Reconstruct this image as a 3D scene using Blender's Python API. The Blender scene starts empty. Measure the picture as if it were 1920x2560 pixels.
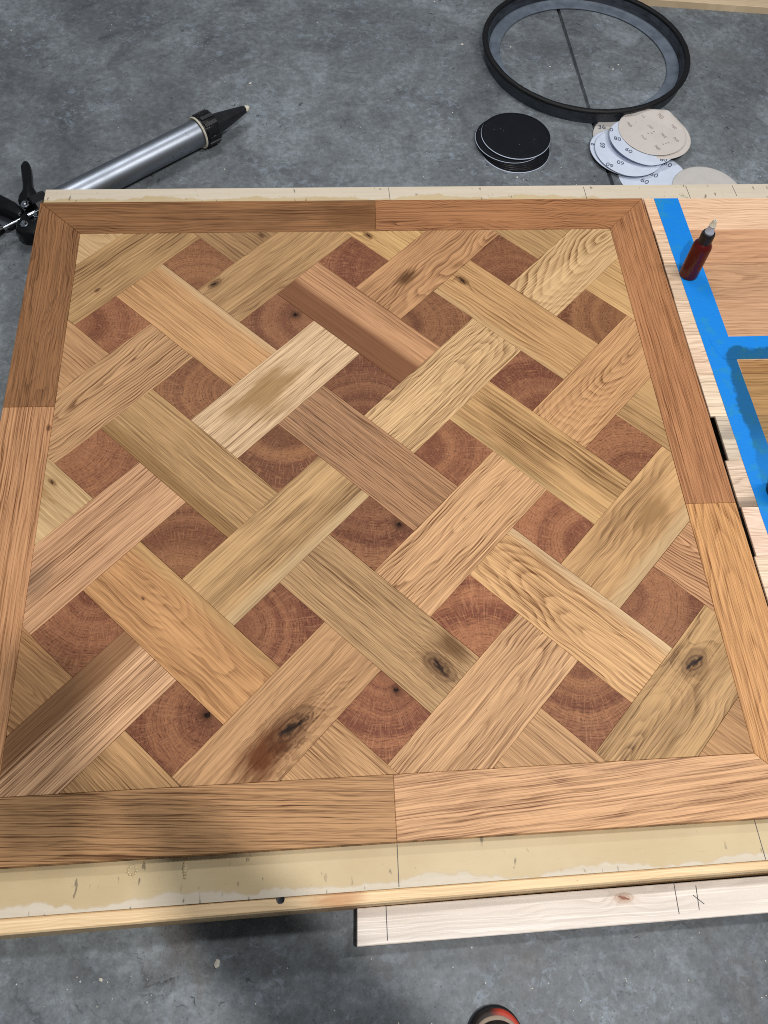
import bpy, bmesh, math, random
from mathutils import Vector, Matrix
random.seed(7)
R = math.radians
SC = bpy.context.scene
COL = SC.collection
FL = -0.110            # floor height; the parquet's face is z = 0

# ------------------------------------------------------------------ camera
cam = bpy.data.cameras.new('camera'); camo = bpy.data.objects.new('camera', cam); COL.objects.link(camo)
cam.sensor_width = 36; cam.sensor_fit = 'AUTO'; cam.lens = 29.516; cam.clip_start = .02; cam.clip_end = 60
camo.location = (-.09046, -.85626, 1.33723); camo.rotation_euler = (R(28.8417), R(-2.8179), R(-3.8415))
SC.camera = camo

# ------------------------------------------------------------------ light: workshop ceiling lamps, dim room
W = bpy.data.worlds.new('World'); SC.world = W; W.use_nodes = True
W.node_tree.nodes['Background'].inputs[0].default_value = (.86, .92, 1, 1)
W.node_tree.nodes['Background'].inputs[1].default_value = .15
def lamp(name, loc, tgt, sx, sy, power, col, roll=0):
    l = bpy.data.lights.new(name, 'AREA'); l.shape = 'RECTANGLE'; l.size = sx; l.size_y = sy; l.energy = power; l.color = col
    o = bpy.data.objects.new(name, l); COL.objects.link(o); o.location = loc
    q = (Vector(tgt) - Vector(loc)).to_track_quat('-Z', 'Y'); o.rotation_euler = (q.to_matrix() @ Matrix.Rotation(roll, 3, 'Z')).to_euler()
    return o
lamp('ceiling_lamp', (.28, -1.10, 2.5), (.1, -.6, 0), .06, .06, 41, (1, .97, .94))
lamp('ceiling_lamp', (1.45, .05, 2.5), (.5, .0, 0), .14, 1.2, 33, (1, .99, .98))
lamp('ceiling_lamp', (-.35, 1.75, 2.6), (-.1, .5, 0), 1.2, .12, 25, (.97, .98, 1))
SC.view_settings.view_transform = 'Standard'; SC.view_settings.look = 'None'
SC.view_settings.exposure = 0; SC.view_settings.gamma = 1
SC.render.engine = 'CYCLES'; SC.cycles.use_denoising = False; SC.cycles.filter_width = 1.0; SC.cycles.max_bounces = 6; SC.cycles.sample_clamp_indirect = 2; SC.cycles.caustics_reflective = False; SC.cycles.caustics_refractive = False

# ------------------------------------------------------------------ helpers
def lin(c):
    return c / 12.92 if c <= .04045 else ((c + .055) / 1.055) ** 2.4
def rgb(r, g, b):
    return (lin(r / 255), lin(g / 255), lin(b / 255))
def hx(s):
    return rgb(int(s[0:2], 16), int(s[2:4], 16), int(s[4:6], 16))

class NT:
    """small shader-node writer"""
    def __init__(s, name):
        s.m = bpy.data.materials.new(name); s.m.use_nodes = True; s.t = s.m.node_tree
        s.b = s.t.nodes['Principled BSDF']
    def n(s, k, **kw):
        x = s.t.nodes.new(k)
        for a, b in kw.items(): setattr(x, a, b)
        return x
    def put(s, sock, v):
        if isinstance(v, bpy.types.NodeSocket): s.t.links.new(v, sock)
        elif v is not None:
            if isinstance(v, (tuple, list)) and len(v) == 3 and len(sock.default_value) == 4: v = (*v, 1)
            sock.default_value = v
    def M(s, op, a, b=None, c=None, clamp=False):
        x = s.n('ShaderNodeMath', operation=op, use_clamp=clamp)
        for i, v in enumerate((a, b, c)):
            if v is not None: s.put(x.inputs[i], v)
        return x.outputs[0]
    def add(s, a, b): return s.M('ADD', a, b)
    def sub(s, a, b): return s.M('SUBTRACT', a, b)
    def mul(s, a, b): return s.M('MULTIPLY', a, b)
    def sm(s, v, lo, hi, a=0., b=1.):
        x = s.n('ShaderNodeMapRange', interpolation_type='SMOOTHSTEP')
        s.put(x.inputs[0], v); s.put(x.inputs[1], lo); s.put(x.inputs[2], hi); s.put(x.inputs[3], a); s.put(x.inputs[4], b)
        return x.outputs[0]
    def mr(s, v, lo, hi, a=0., b=1.):
        x = s.n('ShaderNodeMapRange'); s.put(x.inputs[0], v)
        for i, q in enumerate((lo, hi, a, b)): s.put(x.inputs[i + 1], q)
        return x.outputs[0]
    def xyz(s, x, y, z=0.):
        c = s.n('ShaderNodeCombineXYZ'); s.put(c.inputs[0], x); s.put(c.inputs[1], y); s.put(c.inputs[2], z); return c.outputs[0]
    def sep(s, v):
        c = s.n('ShaderNodeSeparateXYZ'); s.put(c.inputs[0], v); return c.outputs
    def noise(s, v, scale=1., detail=2., rough=.5, dist=0.):
        x = s.n('ShaderNodeTexNoise'); s.put(x.inputs['Vector'], v); s.put(x.inputs['Scale'], scale)
        s.put(x.inputs['Detail'], detail); s.put(x.inputs['Roughness'], rough); s.put(x.inputs['Distortion'], dist)
        return x.outputs['Fac']
    def vor(s, v, scale, feature='F1', out='Distance', rnd=1.):
        x = s.n('ShaderNodeTexVoronoi', feature=feature); s.put(x.inputs['Vector'], v); s.put(x.inputs['Scale'], scale)
        s.put(x.inputs['Randomness'], rnd); return x.outputs[out]
    def mix(s, f, a, b, mode='MIX'):
        x = s.n('ShaderNodeMix', data_type='RGBA', blend_type=mode, clamp_factor=True)
        s.put(x.inputs[0], f); s.put(x.inputs[6], a); s.put(x.inputs[7], b); return x.outputs[2]
    def attr(s, name, vec=True):
        x = s.n('ShaderNodeAttribute', attribute_type='OBJECT', attribute_name=name)
        return x.outputs['Vector'] if vec else x.outputs['Fac']
    def acol(s, name):
        return s.n('ShaderNodeAttribute', attribute_type='OBJECT', attribute_name=name).outputs['Color']
    def obj(s): return s.n('ShaderNodeTexCoord').outputs['Object']
    def pos(s): return s.n('ShaderNodeNewGeometry').outputs['Position']
    def ramp(s, v, pts):
        x = s.n('ShaderNodeValToRGB'); e = x.color_ramp.elements
        while len(e) < len(pts): e.new(.5)
        for el, (p, c) in zip(e, pts):
            el.position = p; el.color = (*c, 1) if isinstance(c, tuple) else (c, c, c, 1)
        s.put(x.inputs[0], v); return x.outputs[0]
    def fin(s, col=None, rough=None, spec=None, metal=None, bump=None, bs=.2, bd=.001, coat=None):
        b = s.b
        if col is not None: s.put(b.inputs['Base Color'], col)
        if rough is not None: s.put(b.inputs['Roughness'], rough)
        if spec is not None: s.put(b.inputs['Specular IOR Level'], spec)
        if metal is not None: s.put(b.inputs['Metallic'], metal)
        if coat is not None: s.put(b.inputs['Coat Weight'], coat)
        if bump is not None:
            x = s.n('ShaderNodeBump'); s.put(x.inputs['Strength'], bs); s.put(x.inputs['Distance'], bd); s.put(x.inputs['Height'], bump)
            s.put(b.inputs['Normal'], x.outputs[0])
        return s.m

def link(name, me, mat=None, parent=None, loc=(0, 0, 0), rz=0.):
    o = bpy.data.objects.new(name, me); COL.objects.link(o); o.location = loc; o.rotation_euler = (0, 0, rz)
    if mat is not None and me is not None and not me.materials:
        for m in (mat if isinstance(mat, (list, tuple)) else [mat]): me.materials.append(m)
    if parent is not None: o.parent = parent
    return o
def mesh(name, vs, fs, smooth=False):
    me = bpy.data.meshes.new(name); me.from_pydata([tuple(v) for v in vs], [], fs); me.update()
    if smooth:
        for p in me.polygons: p.use_smooth = True
    return me
def empty(name, loc=(0, 0, 0), rz=0.):
    return link(name, None, None, None, loc, rz)
def tag(o, label=None, cat=None, group=None, kind=None):
    for k, v in (('label', label), ('category', cat), ('group', group), ('kind', kind)):
        if v: o[k] = v
    return o
def ccw(p):
    a = sum(p[i][0] * p[(i + 1) % len(p)][1] - p[(i + 1) % len(p)][0] * p[i][1] for i in range(len(p)))
    return p if a > 0 else p[::-1]
def inset(p, d):
    n = len(p); out = []
    for i in range(n):
        a, b, c = Vector(p[i - 1]), Vector(p[i]), Vector(p[(i + 1) % n])
        e1 = (b - a).normalized(); e2 = (c - b).normalized()
        n1 = Vector((-e1.y, e1.x)); n2 = Vector((-e2.y, e2.x)); m = n1 + n2
        k = d / max(.3, 1 + n1.dot(n2)); out.append(tuple(b + m * k))
    return out
def prism(p, z0, z1, bev=.0007, gap=0.):
    """upright block over polygon p with a small eased top edge"""
    p = ccw(p)
    if gap: p = inset(p, gap)
    q = inset(p, bev); n = len(p)
    vs = [(x, y, z0) for x, y in p] + [(x, y, z1 - bev) for x, y in p] + [(x, y, z1) for x, y in q]
    fs = [tuple(range(n - 1, -1, -1)), tuple(range(2 * n, 3 * n))]
    for k in (0, n):
        for i in range(n):
            j = (i + 1) % n; fs.append((k + i, k + j, k + n + j, k + n + i))
    return vs, fs
def block(name, p, z0, z1, mat, parent=None, bev=.0007, gap=0., loc=None, rz=0.):
    """prism whose object origin is put at loc with rotation rz (points given in the parent's space)"""
    vs, fs = prism(p, z0, z1, bev, gap)
    if loc is None:
        loc = (sum(q[0] for q in p) / len(p), sum(q[1] for q in p) / len(p), 0)
    c, s_ = math.cos(-rz), math.sin(-rz)
    vs = [((x - loc[0]) * c - (y - loc[1]) * s_, (x - loc[0]) * s_ + (y - loc[1]) * c, z - loc[2]) for x, y, z in vs]
    return link(name, mesh(name, vs, fs), mat, parent, loc, rz)
def rect(x0, y0, x1, y1): return [(x0, y0), (x1, y0), (x1, y1), (x0, y1)]
def lathe_data(prof, n=48, axis='z', closed=False):
    vs, fs = [], []
    m = len(prof)
    for i in range(n):
        a = 2 * math.pi * i / n; c, s_ = math.cos(a), math.sin(a)
        for r, z in prof:
            vs.append((r * c, r * s_, z) if axis == 'z' else (z, r * c, r * s_))
    for i in range(n):
        j = (i + 1) % n
        for k in range(m if closed else m - 1):
            l = (k + 1) % m
            f = (i * m + k, j * m + k, j * m + l, i * m + l)
            fs.append(f)
    return vs, fs
def lathe(name, prof, mat, parent=None, loc=(0, 0, 0), n=48, axis='z', closed=False, smooth=True, rot=None, auto=35):
    vs, fs = lathe_data(prof, n, axis, closed)
    me = mesh(name, vs, fs, smooth)
    bm = bmesh.new(); bm.from_mesh(me)
    bmesh.ops.remove_doubles(bm, verts=bm.verts, dist=1e-6)
    bmesh.ops.recalc_face_normals(bm, faces=bm.faces)
    for e in bm.edges:
        if len(e.link_faces) == 2 and e.calc_face_angle(0) > R(auto): e.smooth = False
    bm.to_mesh(me); bm.free()
    o = link(name, me, mat, parent, loc)
    if rot: o.rotation_euler = rot
    return o
def tube(name, pts, rad, mat, parent=None, n=10, loc=(0, 0, 0)):
    """round rod along points, radius may vary"""
    vs, fs = [], []
    P = [Vector(p) for p in pts]
    if not isinstance(rad, (list, tuple)): rad = [rad] * len(P)
    for i, p in enumerate(P):
        d = (P[min(i + 1, len(P) - 1)] - P[max(i - 1, 0)]).normalized()
        up = Vector((0, 0, 1)) if abs(d.z) < .9 else Vector((1, 0, 0))
        a = d.cross(up).normalized(); b = d.cross(a)
        for k in range(n):
            t = 2 * math.pi * k / n; vs.append(p + (a * math.cos(t) + b * math.sin(t)) * rad[i])
    for i in range(len(P) - 1):
        for k in range(n):
            l = (k + 1) % n; fs.append((i * n + k, i * n + l, (i + 1) * n + l, (i + 1) * n + k))
    fs.append(tuple(range(n))[::-1]); fs.append(tuple((len(P) - 1) * n + k for k in range(n)))
    me = mesh(name, vs, fs, True)
    bm = bmesh.new(); bm.from_mesh(me); bmesh.ops.recalc_face_normals(bm, faces=bm.faces)
    for e in bm.edges:
        if len(e.link_faces) == 2 and e.calc_face_angle(0) > R(50): e.smooth = False
    bm.to_mesh(me); bm.free()
    return link(name, me, mat, parent, loc)
def text(name, s, size, mat, parent, loc, rz, z=None):
    cu = bpy.data.curves.new(name, 'FONT'); cu.body = s; cu.size = size; cu.align_x = 'CENTER'; cu.align_y = 'CENTER'
    cu.offset = 0.0
    t = bpy.data.objects.new(name, cu); COL.objects.link(t)
    me = bpy.data.meshes.new_from_object(t.evaluated_get(bpy.context.evaluated_depsgraph_get())); me.name = name
    bpy.data.objects.remove(t)
    me.materials.clear()
    if z is not None:       # lay the print on a curved sheet
        c, s_ = math.cos(rz), math.sin(rz)
        for v in me.vertices:
            X, Y = loc[0] + v.co.x * c - v.co.y * s_, loc[1] + v.co.x * s_ + v.co.y * c
            v.co.z = z(X, Y) - loc[2] + .0007
    return link(name, me, mat, parent, loc, rz)

# ------------------------------------------------------------------ materials
def wood(name, rough=.42, spec=.35, oiled=None, bumpy=.25, poremul=1., tint=(1, 1, 1), deep=(1, 1, 1)):
    """flat-sawn timber: growth rings cut by the board face, pores along the grain, knots, sapwood, stains; each board's
    own values come from the board"""
    t = NT(name); x, y, z = t.sep(t.obj())
    sd = t.sep(t.attr('sd')); seed, sa = sd[0], sd[1]
    off = t.xyz(t.mul(seed, 3.17), t.mul(seed, 7.71), t.mul(seed, 1.3))
    gp = t.sep(t.attr('gp')); gq = t.sep(t.attr('gq')); gr = t.sep(t.attr('gr')); kn = t.sep(t.attr('kn'))
    def nz(ax, ay, d=2., ro=.5, zz=0., dist=0.):
        v = t.n('ShaderNodeVectorMath', operation='ADD'); t.put(v.inputs[0], t.xyz(t.mul(x, ax), t.mul(y, ay), zz)); t.put(v.inputs[1], off)
        return t.noise(v.outputs[0], 1., d, ro, dist)
    n1 = t.sub(nz(6, 12, 2), .5); n2 = t.sub(nz(16, 42, 2, .5, 5.), .5); n3 = t.sub(nz(4, 9, 1, .5, 9.), .5)
    wv = t.mul(gq[2], t.add(t.mul(n1, .044), t.mul(n2, .004)))
    yw = t.add(t.sub(y, gp[0]), wv)
    hw = t.add(t.add(gp[1], t.mul(gp[2], x)), t.mul(gq[2], t.add(t.mul(n3, .035), t.mul(n2, .010))))
    r = t.M('SQRT', t.add(t.mul(yw, yw), t.mul(hw, hw)))
    ks = t.M('MAXIMUM', kn[2], .0005)
    kx = t.M('DIVIDE', t.sub(x, kn[0]), t.mul(ks, 1.9)); ky = t.M('DIVIDE', t.sub(y, kn[1]), ks)
    d = t.M('SQRT', t.add(t.mul(kx, kx), t.mul(ky, ky)))
    d = t.add(d, t.mul(t.sub(nz(60, 90, 2, .6, 3.), .5), .7))
    g = t.M('EXPONENT', t.mul(t.mul(d, d), -.45))
    r = t.add(r, t.mul(t.mul(g, ks), 2.2))
    ph = t.mul(r, gq[0]); f = t.M('FRACT', ph)
    wn = t.n('ShaderNodeTexWhiteNoise', noise_dimensions='1D'); t.put(wn.inputs['W'], t.add(t.M('FLOOR', ph), t.mul(seed, 13.)))
    amp = t.mr(wn.outputs['Value'], 0, 1, .45, 1.)
    band = t.mul(t.ramp(f, [(0, .10), (.10, 1.), (.24, .8), (.6, .2), (.9, .0), (1, .10)]), amp)
    band = t.mul(band, t.sm(nz(5, 14, 2, .5, 31.), .34, .60, .35, 1.))
    yp = t.add(y, t.mul(gq[2], t.mul(n1, .006)))
    def pz(ax, ay, zz):
        v = t.n('ShaderNodeVectorMath', operation='ADD'); t.put(v.inputs[0], t.xyz(t.mul(x, ax), t.mul(yp, ay), zz)); t.put(v.inputs[1], off)
        return t.noise(v.outputs[0], 1., 1.5, .55)
    pa, pb, pc = pz(2.4, 340, 2.), pz(6, 560, 7.), pz(26, 900, 11.)
    fibre = t.sub(t.add(t.add(t.mul(pa, .34), t.mul(pb, .38)), t.mul(pc, .28)), .5)
    pore = t.sm(pz(4., 460, 21.), .55, .64); fleck = t.sm(pz(4, 520, 12.), .54, .66)
    broad = t.add(t.sub(nz(3.2, 26, 3, .6, 4.), .5), t.mul(t.sub(nz(5, 9, 3, .6, 14.), .5), .9))
    pm = t.mul(pore, t.add(.5, t.mul(band, .5)))
    mf = t.add(.22, t.mul(t.mul(fibre, gr[0]), 4.0 * poremul))
    mf = t.add(mf, t.add(t.mul(t.mul(band, gq[1]), .74), t.mul(t.mul(pm, gr[0]), .28 * poremul)))
    mf = t.add(mf, t.mul(broad, t.mul(gr[1], 1.1)))
    mf = t.M('MAXIMUM', t.M('MINIMUM', mf, 1.15), -.15)
    ca, cb = t.acol('ca'), t.mix(1., t.acol('cb'), deep, 'MULTIPLY')
    hi = t.mix(1., ca, (1.26, 1.25, 1.22), 'MULTIPLY')
    col = t.mix(mf, hi, cb)
    col = t.mix(t.mul(fleck, t.add(.26, t.mul(gr[2], .9))), col, t.mix(1., ca, (1.5, 1.5, 1.5), 'MULTIPLY'))
    eg = t.sep(t.attr('eg'))
    em = t.mul(t.sm(t.add(t.sub(t.mul(y, eg[0]), eg[1]), t.mul(n1, .018)), -.010, .010), eg[2])
    col = t.mix(em, col, t.mix(t.mul(mf, .5), t.acol('ec'), cb))
    st = t.sep(t.attr('st')); ss = t.M('MAXIMUM', st[2], .0005)
    sx = t.M('DIVIDE', t.sub(x, st[0]), t.mul(ss, 2.)); sy = t.M('DIVIDE', t.sub(y, st[1]), ss)
    sdist = t.add(t.M('SQRT', t.add(t.mul(sx, sx), t.mul(sy, sy))), t.add(t.mul(t.sub(nz(9, 60, 3, .6, 8.), .5), 1.7), t.mul(t.sub(nz(14, 26, 3, .6, 18.), .5), 1.3)))
    smk = t.mul(t.sm(sdist, 1.35, .25), sa)
    col = t.mix(smk, col, t.mix(t.mul(mf, .6), t.acol('sc'), t.mix(1., t.acol('sc'), (.55, .5, .45), 'MULTIPLY')))
    kl = sd[2]; g = t.M('EXPONENT', t.mul(t.mul(d, d), -.8))
    dark = t.mix(1., cb, t.mix(kl, (.42, .30, .20), (.8, .62, .5)), 'MULTIPLY')
    col = t.mix(t.mul(g, .45), col, t.mix(t.mul(band, .9), t.mix(1., cb, (1.25, 1., .78), 'MULTIPLY'), dark))
    kring = t.sm(t.M('SINE', t.mul(d, 15.)), -.3, .8)
    col = t.mix(t.mul(t.sm(d, 1.25, .7), t.add(.34, t.mul(kring, .34))), col, dark)
    crk = t.sm(t.add(t.M('ABSOLUTE', t.add(t.mul(ky, .8), t.mul(kx, .5))), t.mul(nz(90, 140, 2, .6, 17.), .5)), .46, .28)
    core = t.mul(t.sm(d, .75, .45), t.M('MAXIMUM', crk, t.mul(t.sm(d, .42, .2), .8)))
    col = t.mix(core, col, t.mix(kl, rgb(36, 19, 9), rgb(150, 105, 85)))
    col = t.mix(1., col, tint, 'MULTIPLY')
    ro = t.add(rough, t.mul(t.sub(nz(30, 120, 2, .5, 6.), .5), .22))
    ro = t.add(ro, t.mul(pm, .12))
    if oiled:
        p = t.sep(t.pos()); ox, oy = oiled
        m = t.mul(t.sm(p[0], ox - .002, ox + .002), t.sm(p[1], oy + .002, oy - .002))
        up = t.mul(t.sm(p[0], ox - .010, ox - .006), t.mul(t.sm(p[1], .262, .266), t.sm(p[1], .587, .583)))
        col = t.mix(up, col, t.mix(1., col, (.78, .60, .48), 'MULTIPLY'))
        col = t.mix(m, col, t.mix(1., col, (.50, .36, .20), 'MULTIPLY')); ro = t.sub(ro, t.mul(m, .18))
    return t.fin(col, ro, spec, bump=t.sub(1., t.add(t.mul(pm, .9), t.mul(band, .25))), bs=bumpy, bd=.0006)
OAK = wood('oiled_oak', .46, .16, tint=(.855, .785, .76), deep=(.66, .57, .49)); RAW = wood('raw_oak', .62, .25, oiled=(.784, .2065)); PINE = wood('raw_pine', .6, .25, bumpy=.12, poremul=.4)

def grain(o, ca, cb, gp=(.3, .06, .02), gq=(150, .6, 1.), gr=(.8, .5, .2), kn=(0, 0, 0), eg=(1, 9, 0), ec=None, st=(0, 0, 0), sc=None, sa=0., seed=None, kl=0., tan=0.):
    ca, cb = (hx(ca) if isinstance(ca, str) else ca), (hx(cb) if isinstance(cb, str) else cb)
    if tan:
        ca = tuple(u * (1 - tan) + v * tan for u, v in zip(ca, hx('d3b68c'))); cb = tuple(u * (1 - tan) + v * tan for u, v in zip(cb, hx('876646')))
    o['ca'] = ca; o['cb'] = cb; o['gp'] = tuple(map(float, gp)); o['gq'] = tuple(map(float, gq)); o['gr'] = tuple(map(float, gr))
    o['kn'] = tuple(map(float, kn)); o['eg'] = tuple(map(float, eg)); o['ec'] = hx(ec) if ec else ca
    o['st'] = tuple(map(float, st)); o['sc'] = hx(sc) if sc else cb
    o['sd'] = (float(seed if seed is not None else random.uniform(0, 40)), float(sa), float(kl))
    return o

def m_endgrain():
    t = NT('end_grain_cedar'); x, y, z = t.sep(t.obj())
    pt = t.sep(t.attr('pt')); kn = t.sep(t.attr('kn')); seed = t.sep(t.attr('sd'))[0]
    def off(v):
        q = t.n('ShaderNodeVectorMath', operation='ADD'); t.put(q.inputs[0], v); t.put(q.inputs[1], t.xyz(t.mul(seed, 2.3), t.mul(seed, 5.1), seed)); return q.outputs[0]
    v = off(t.xyz(x, y, 0.))
    n1 = t.sub(t.noise(v, 16, 2), .5); n2 = t.sub(t.noise(v, 55, 2), .5)
    dx = t.sub(x, pt[0]); dy = t.sub(y, pt[1])
    r = t.M('SQRT', t.add(t.mul(dx, dx), t.mul(dy, dy)))
    rw = t.add(r, t.add(t.mul(n1, .016), t.mul(n2, .0035)))
    kx = t.sub(x, kn[0]); ky = t.sub(y, kn[1]); kd = t.M('DIVIDE', t.M('SQRT', t.add(t.mul(kx, kx), t.mul(ky, ky))), t.M('MAXIMUM', kn[2], .0004))
    g = t.M('EXPONENT', t.mul(t.mul(kd, kd), -.5)); rw = t.add(rw, t.mul(g, .006))
    ph = t.mul(rw, 175.); f = t.M('FRACT', ph)
    wn = t.n('ShaderNodeTexWhiteNoise', noise_dimensions='1D'); t.put(wn.inputs['W'], t.add(t.M('FLOOR', ph), seed))
    line = t.mul(t.ramp(f, [(0, .1), (.1, 1.), (.3, .3), (.8, 0.), (1, .1)]), t.mr(wn.outputs['Value'], 0, 1, .2, 1))
    heart = t.sm(t.noise(off(t.xyz(t.mul(rw, 26.), 0., 3.)), 1., 2, .6), .38, .66)
    ang = t.M('ARCTAN2', dy, dx)
    ray = t.sm(t.noise(off(t.xyz(t.mul(ang, 52.), t.mul(r, 38.), 1.)), 1., 1.5, .5), .54, .66)
    ray2 = t.sm(t.noise(off(t.xyz(t.mul(ang, 75.), t.mul(r, 60.), 6.)), 1., 1., .5), .55, .7)
    light = t.sm(t.noise(off(t.xyz(t.mul(rw, 330.), t.mul(ang, 6.), 9.)), 1., 1.5, .5), .56, .74)
    tint = t.attr('tint', False)
    c0 = t.mix(heart, t.mix(tint, hx('bb8860'), hx('ae795a')), t.mix(tint, hx('8c5d44'), hx('865442')))
    fib = t.sub(t.noise(off(t.xyz(t.mul(rw, 520.), t.mul(ang, 14.), 4.)), 1., 2, .6), .5); c0 = t.mix(t.M('MAXIMUM', t.add(t.mul(line, .6), t.mul(fib, 2.2)), 0.), c0, hx('4a2a1d'))
    c0 = t.mix(t.mul(t.M('MAXIMUM', ray, t.mul(ray2, .6)), .30), c0, hx('d8a67c'))
    c0 = t.mix(t.mul(light, .45), c0, hx('cc9468'))
    speck = t.sm(t.vor(v, 60.), .09, .05); c0 = t.mix(t.mul(speck, .45), c0, hx('3a1d12'))
    c0 = t.mix(t.mul(t.sm(t.noise(v, 7, 2), .4, .7), .22), c0, hx('6d4a30'))
    c0 = t.mix(t.mul(g, .85), c0, hx('3b1e10')); c0 = t.mix(t.sm(t.add(kd, t.mul(t.sub(t.noise(v, 190, 3, .7), .5), 2.4)), .55, .25), c0, hx('1a0d07'))
    c0 = t.mix(1., c0, t.mix(t.M('FRACT', t.mul(tint, 3.7)), (.64, .60, .58), (.90, .81, .77)), 'MULTIPLY')
    return t.fin(c0, t.add(.5, t.mul(n1, .2)), .12, bump=t.sub(1., line), bs=.2, bd=.0005)
ENDG = m_endgrain()

def m_concrete():
    t = NT('concrete'); P = t.pos(); x, y, z = t.sep(P)
    big = t.noise(P, 1.7, 6, .62, .6); med = t.noise(P, 8, 5, .65, 1.); fine = t.noise(P, 70, 3, .6); vf = t.noise(P, 240, 2, .6)
    dx, dy = t.add(x, -.25), t.add(y, -.30)
    r = t.M('SQRT', t.add(t.mul(dx, dx), t.mul(dy, dy))); a = t.M('ARCTAN2', dy, dx)
    rr = t.add(r, t.mul(t.sub(med, .5), .10))
    arc = t.noise(t.xyz(t.mul(rr, 52.), t.mul(a, 7.5), 2.), 1., 3, .6)
    arcm = t.mul(t.sm(arc, .56, .72), t.sm(t.noise(P, 2.6, 3, .6), .42, .62))
    v = t.add(t.add(t.mul(big, .40), t.mul(med, .30)), t.add(t.mul(fine, .21), t.mul(vf, .12)))
    c = t.ramp(v, [(.36, hx('4e5154')), (.46, hx('616569')), (.54, hx('73797d')), (.64, hx('929aa0'))])
    lt = t.mul(t.sm(t.noise(P, 48, 4, .7, .6), .52, .64), t.sm(t.noise(P, 4.5, 3, .6), .40, .62)); c = t.mix(t.mul(lt, .22), c, hx('b3c3d6'))  # bluish highlights of the reflective concrete, painted as light specks
    dk2 = t.mul(t.sm(t.noise(P, 60, 4, .7, .4), .56, .66), t.sm(t.noise(P, 3.8, 3, .6, .5), .42, .6)); c = t.mix(t.mul(dk2, .24), c, hx('3f3f42'))
    c = t.mix(t.mul(arcm, .58), c, hx('3a3c41'))
    dash = t.mul(t.sm(t.noise(t.xyz(t.mul(rr, 130.), t.mul(a, 30.), 7.), 1., 2, .6), .63, .72), t.sm(t.noise(P, 3.4, 2, .5), .48, .6))
    c = t.mix(t.mul(dash, .8), c, hx('2c2e33'))
    br = t.sm(t.noise(P, 3.1, 4, .6, .8), .56, .72); c = t.mix(t.mul(br, t.sm(y, -.2, -.8, .22, .55)), c, hx('6b5f56'))
    spots = t.sm(t.vor(P, 9.), .055, .03); c = t.mix(t.mul(spots, .55), c, hx('33353a'))
    w1 = t.sm(t.vor(P, 34.), .055, .035); c = t.mix(t.mul(w1, t.sm(t.noise(P, 5, 2), .45, .6)), c, hx('c6ced8'))
    pit = t.sm(t.vor(P, 95.), .22, .08); c = t.mix(t.mul(pit, .4), c, hx('3c3f45'))
    ro = t.mr(med, .3, .7, .42, .68)
    return t.fin(c, ro, .35, bump=t.add(fine, t.mul(arc, .8)), bs=.25, bd=.002)
CONC = m_concrete()
def plain(name, c, rough=.5, spec=.4, metal=0., var=.25, scale=40., dark=None, bs=.1, stretch=None):
    t = NT(name); P = t.obj()
    if stretch:
        x, y, z = t.sep(P); P = t.xyz(t.mul(x, stretch[0]), t.mul(y, stretch[1]), t.mul(z, stretch[2]))
    n = t.noise(P, scale, 4, .6); n2 = t.noise(P, scale * .18, 3, .6)
    c = hx(c) if isinstance(c, str) else c
    d = hx(dark) if dark else tuple(v * .55 for v in c)
    m = t.mul(t.add(t.sm(n, .4, .7), t.sm(n2, .4, .7)), var)
    return t.fin(t.mix(m, c, d), t.add(rough, t.mul(t.sub(n, .5), .2)), spec, metal, bump=n, bs=bs, bd=.0008)
def m_dusty(name, base, dust, lo, hi, scale, rough=.5, spec=.4, bs=.3):
    t = NT(name); P = t.obj()
    n = t.noise(P, scale, 4, .65); n2 = t.noise(P, scale * 5, 3, .6); v = t.vor(P, scale * 3.2)
    m = t.M('MAXIMUM', t.mul(t.sm(n, lo, hi), .8), t.mul(t.sm(v, .13, .06), t.sm(n2, .42, .6)))
    return t.fin(t.mix(m, hx(base), hx(dust)), t.add(rough, t.mul(m, .2)), spec, bump=t.add(n, n2), bs=bs, bd=.001)
BLACK = plain('black_plastic', '121216', .38, .45, var=.3, scale=60, dark='25262b')
BLACKR = m_dusty('black_rubber', '0b0b0e', '5d5a4e', .66, .8, 45, .6)
HOOPW = plain('black_rubber_sheen', '3c424c', .45, .45, var=.5, scale=30, dark='15161a', stretch=(1, 1, 3))  # bluish sheen on the black wall put into the colour as a lighter base
FLANGE = plain('grey_dusty_rubber', '6f7986', .55, .35, var=.5, scale=26, dark='49525d')
def m_alu():
    t = NT('brushed_aluminium'); x, y, z = t.sep(t.obj())
    n = t.noise(t.xyz(t.mul(x, 14.), t.mul(y, 300.), t.mul(z, 300.)), 1, 3, .6); n2 = t.noise(t.obj(), 9, 4, .6); s = t.noise(t.obj(), 90, 3, .6)
    scr = t.mul(t.sm(s, .6, .68), t.mul(t.sm(x, -.13, -.10), t.sm(x, -.03, -.06)))
    c = t.mix(t.mul(t.sm(n2, .4, .7), .35), hx('9ba1aa'), hx('6f757e')); c = t.mix(t.mul(scr, .5), c, hx('3d4048'))
    return t.fin(c, t.add(.31, t.add(t.mul(n, .14), t.mul(n2, .08))), .5, 1., bump=n, bs=.06, bd=.0004)
ALU = m_alu()
STEEL = plain('bright_steel', 'd2d8de', .18, .5, 1., var=.1)
CAPM = m_dusty('glue_spotted_black', '101115', 'cfc6a8', .64, .72, 60, .4, bs=.2)
SEAL = plain('dried_sealant', 'd9d3c2', .6, .3, var=.3, scale=120, dark='a89f82', bs=.4)
WHITEP = plain('blue_white_paper', 'cfdaee', .7, .2, var=.06, scale=30, dark='a9b4c8', bs=.05)
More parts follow.
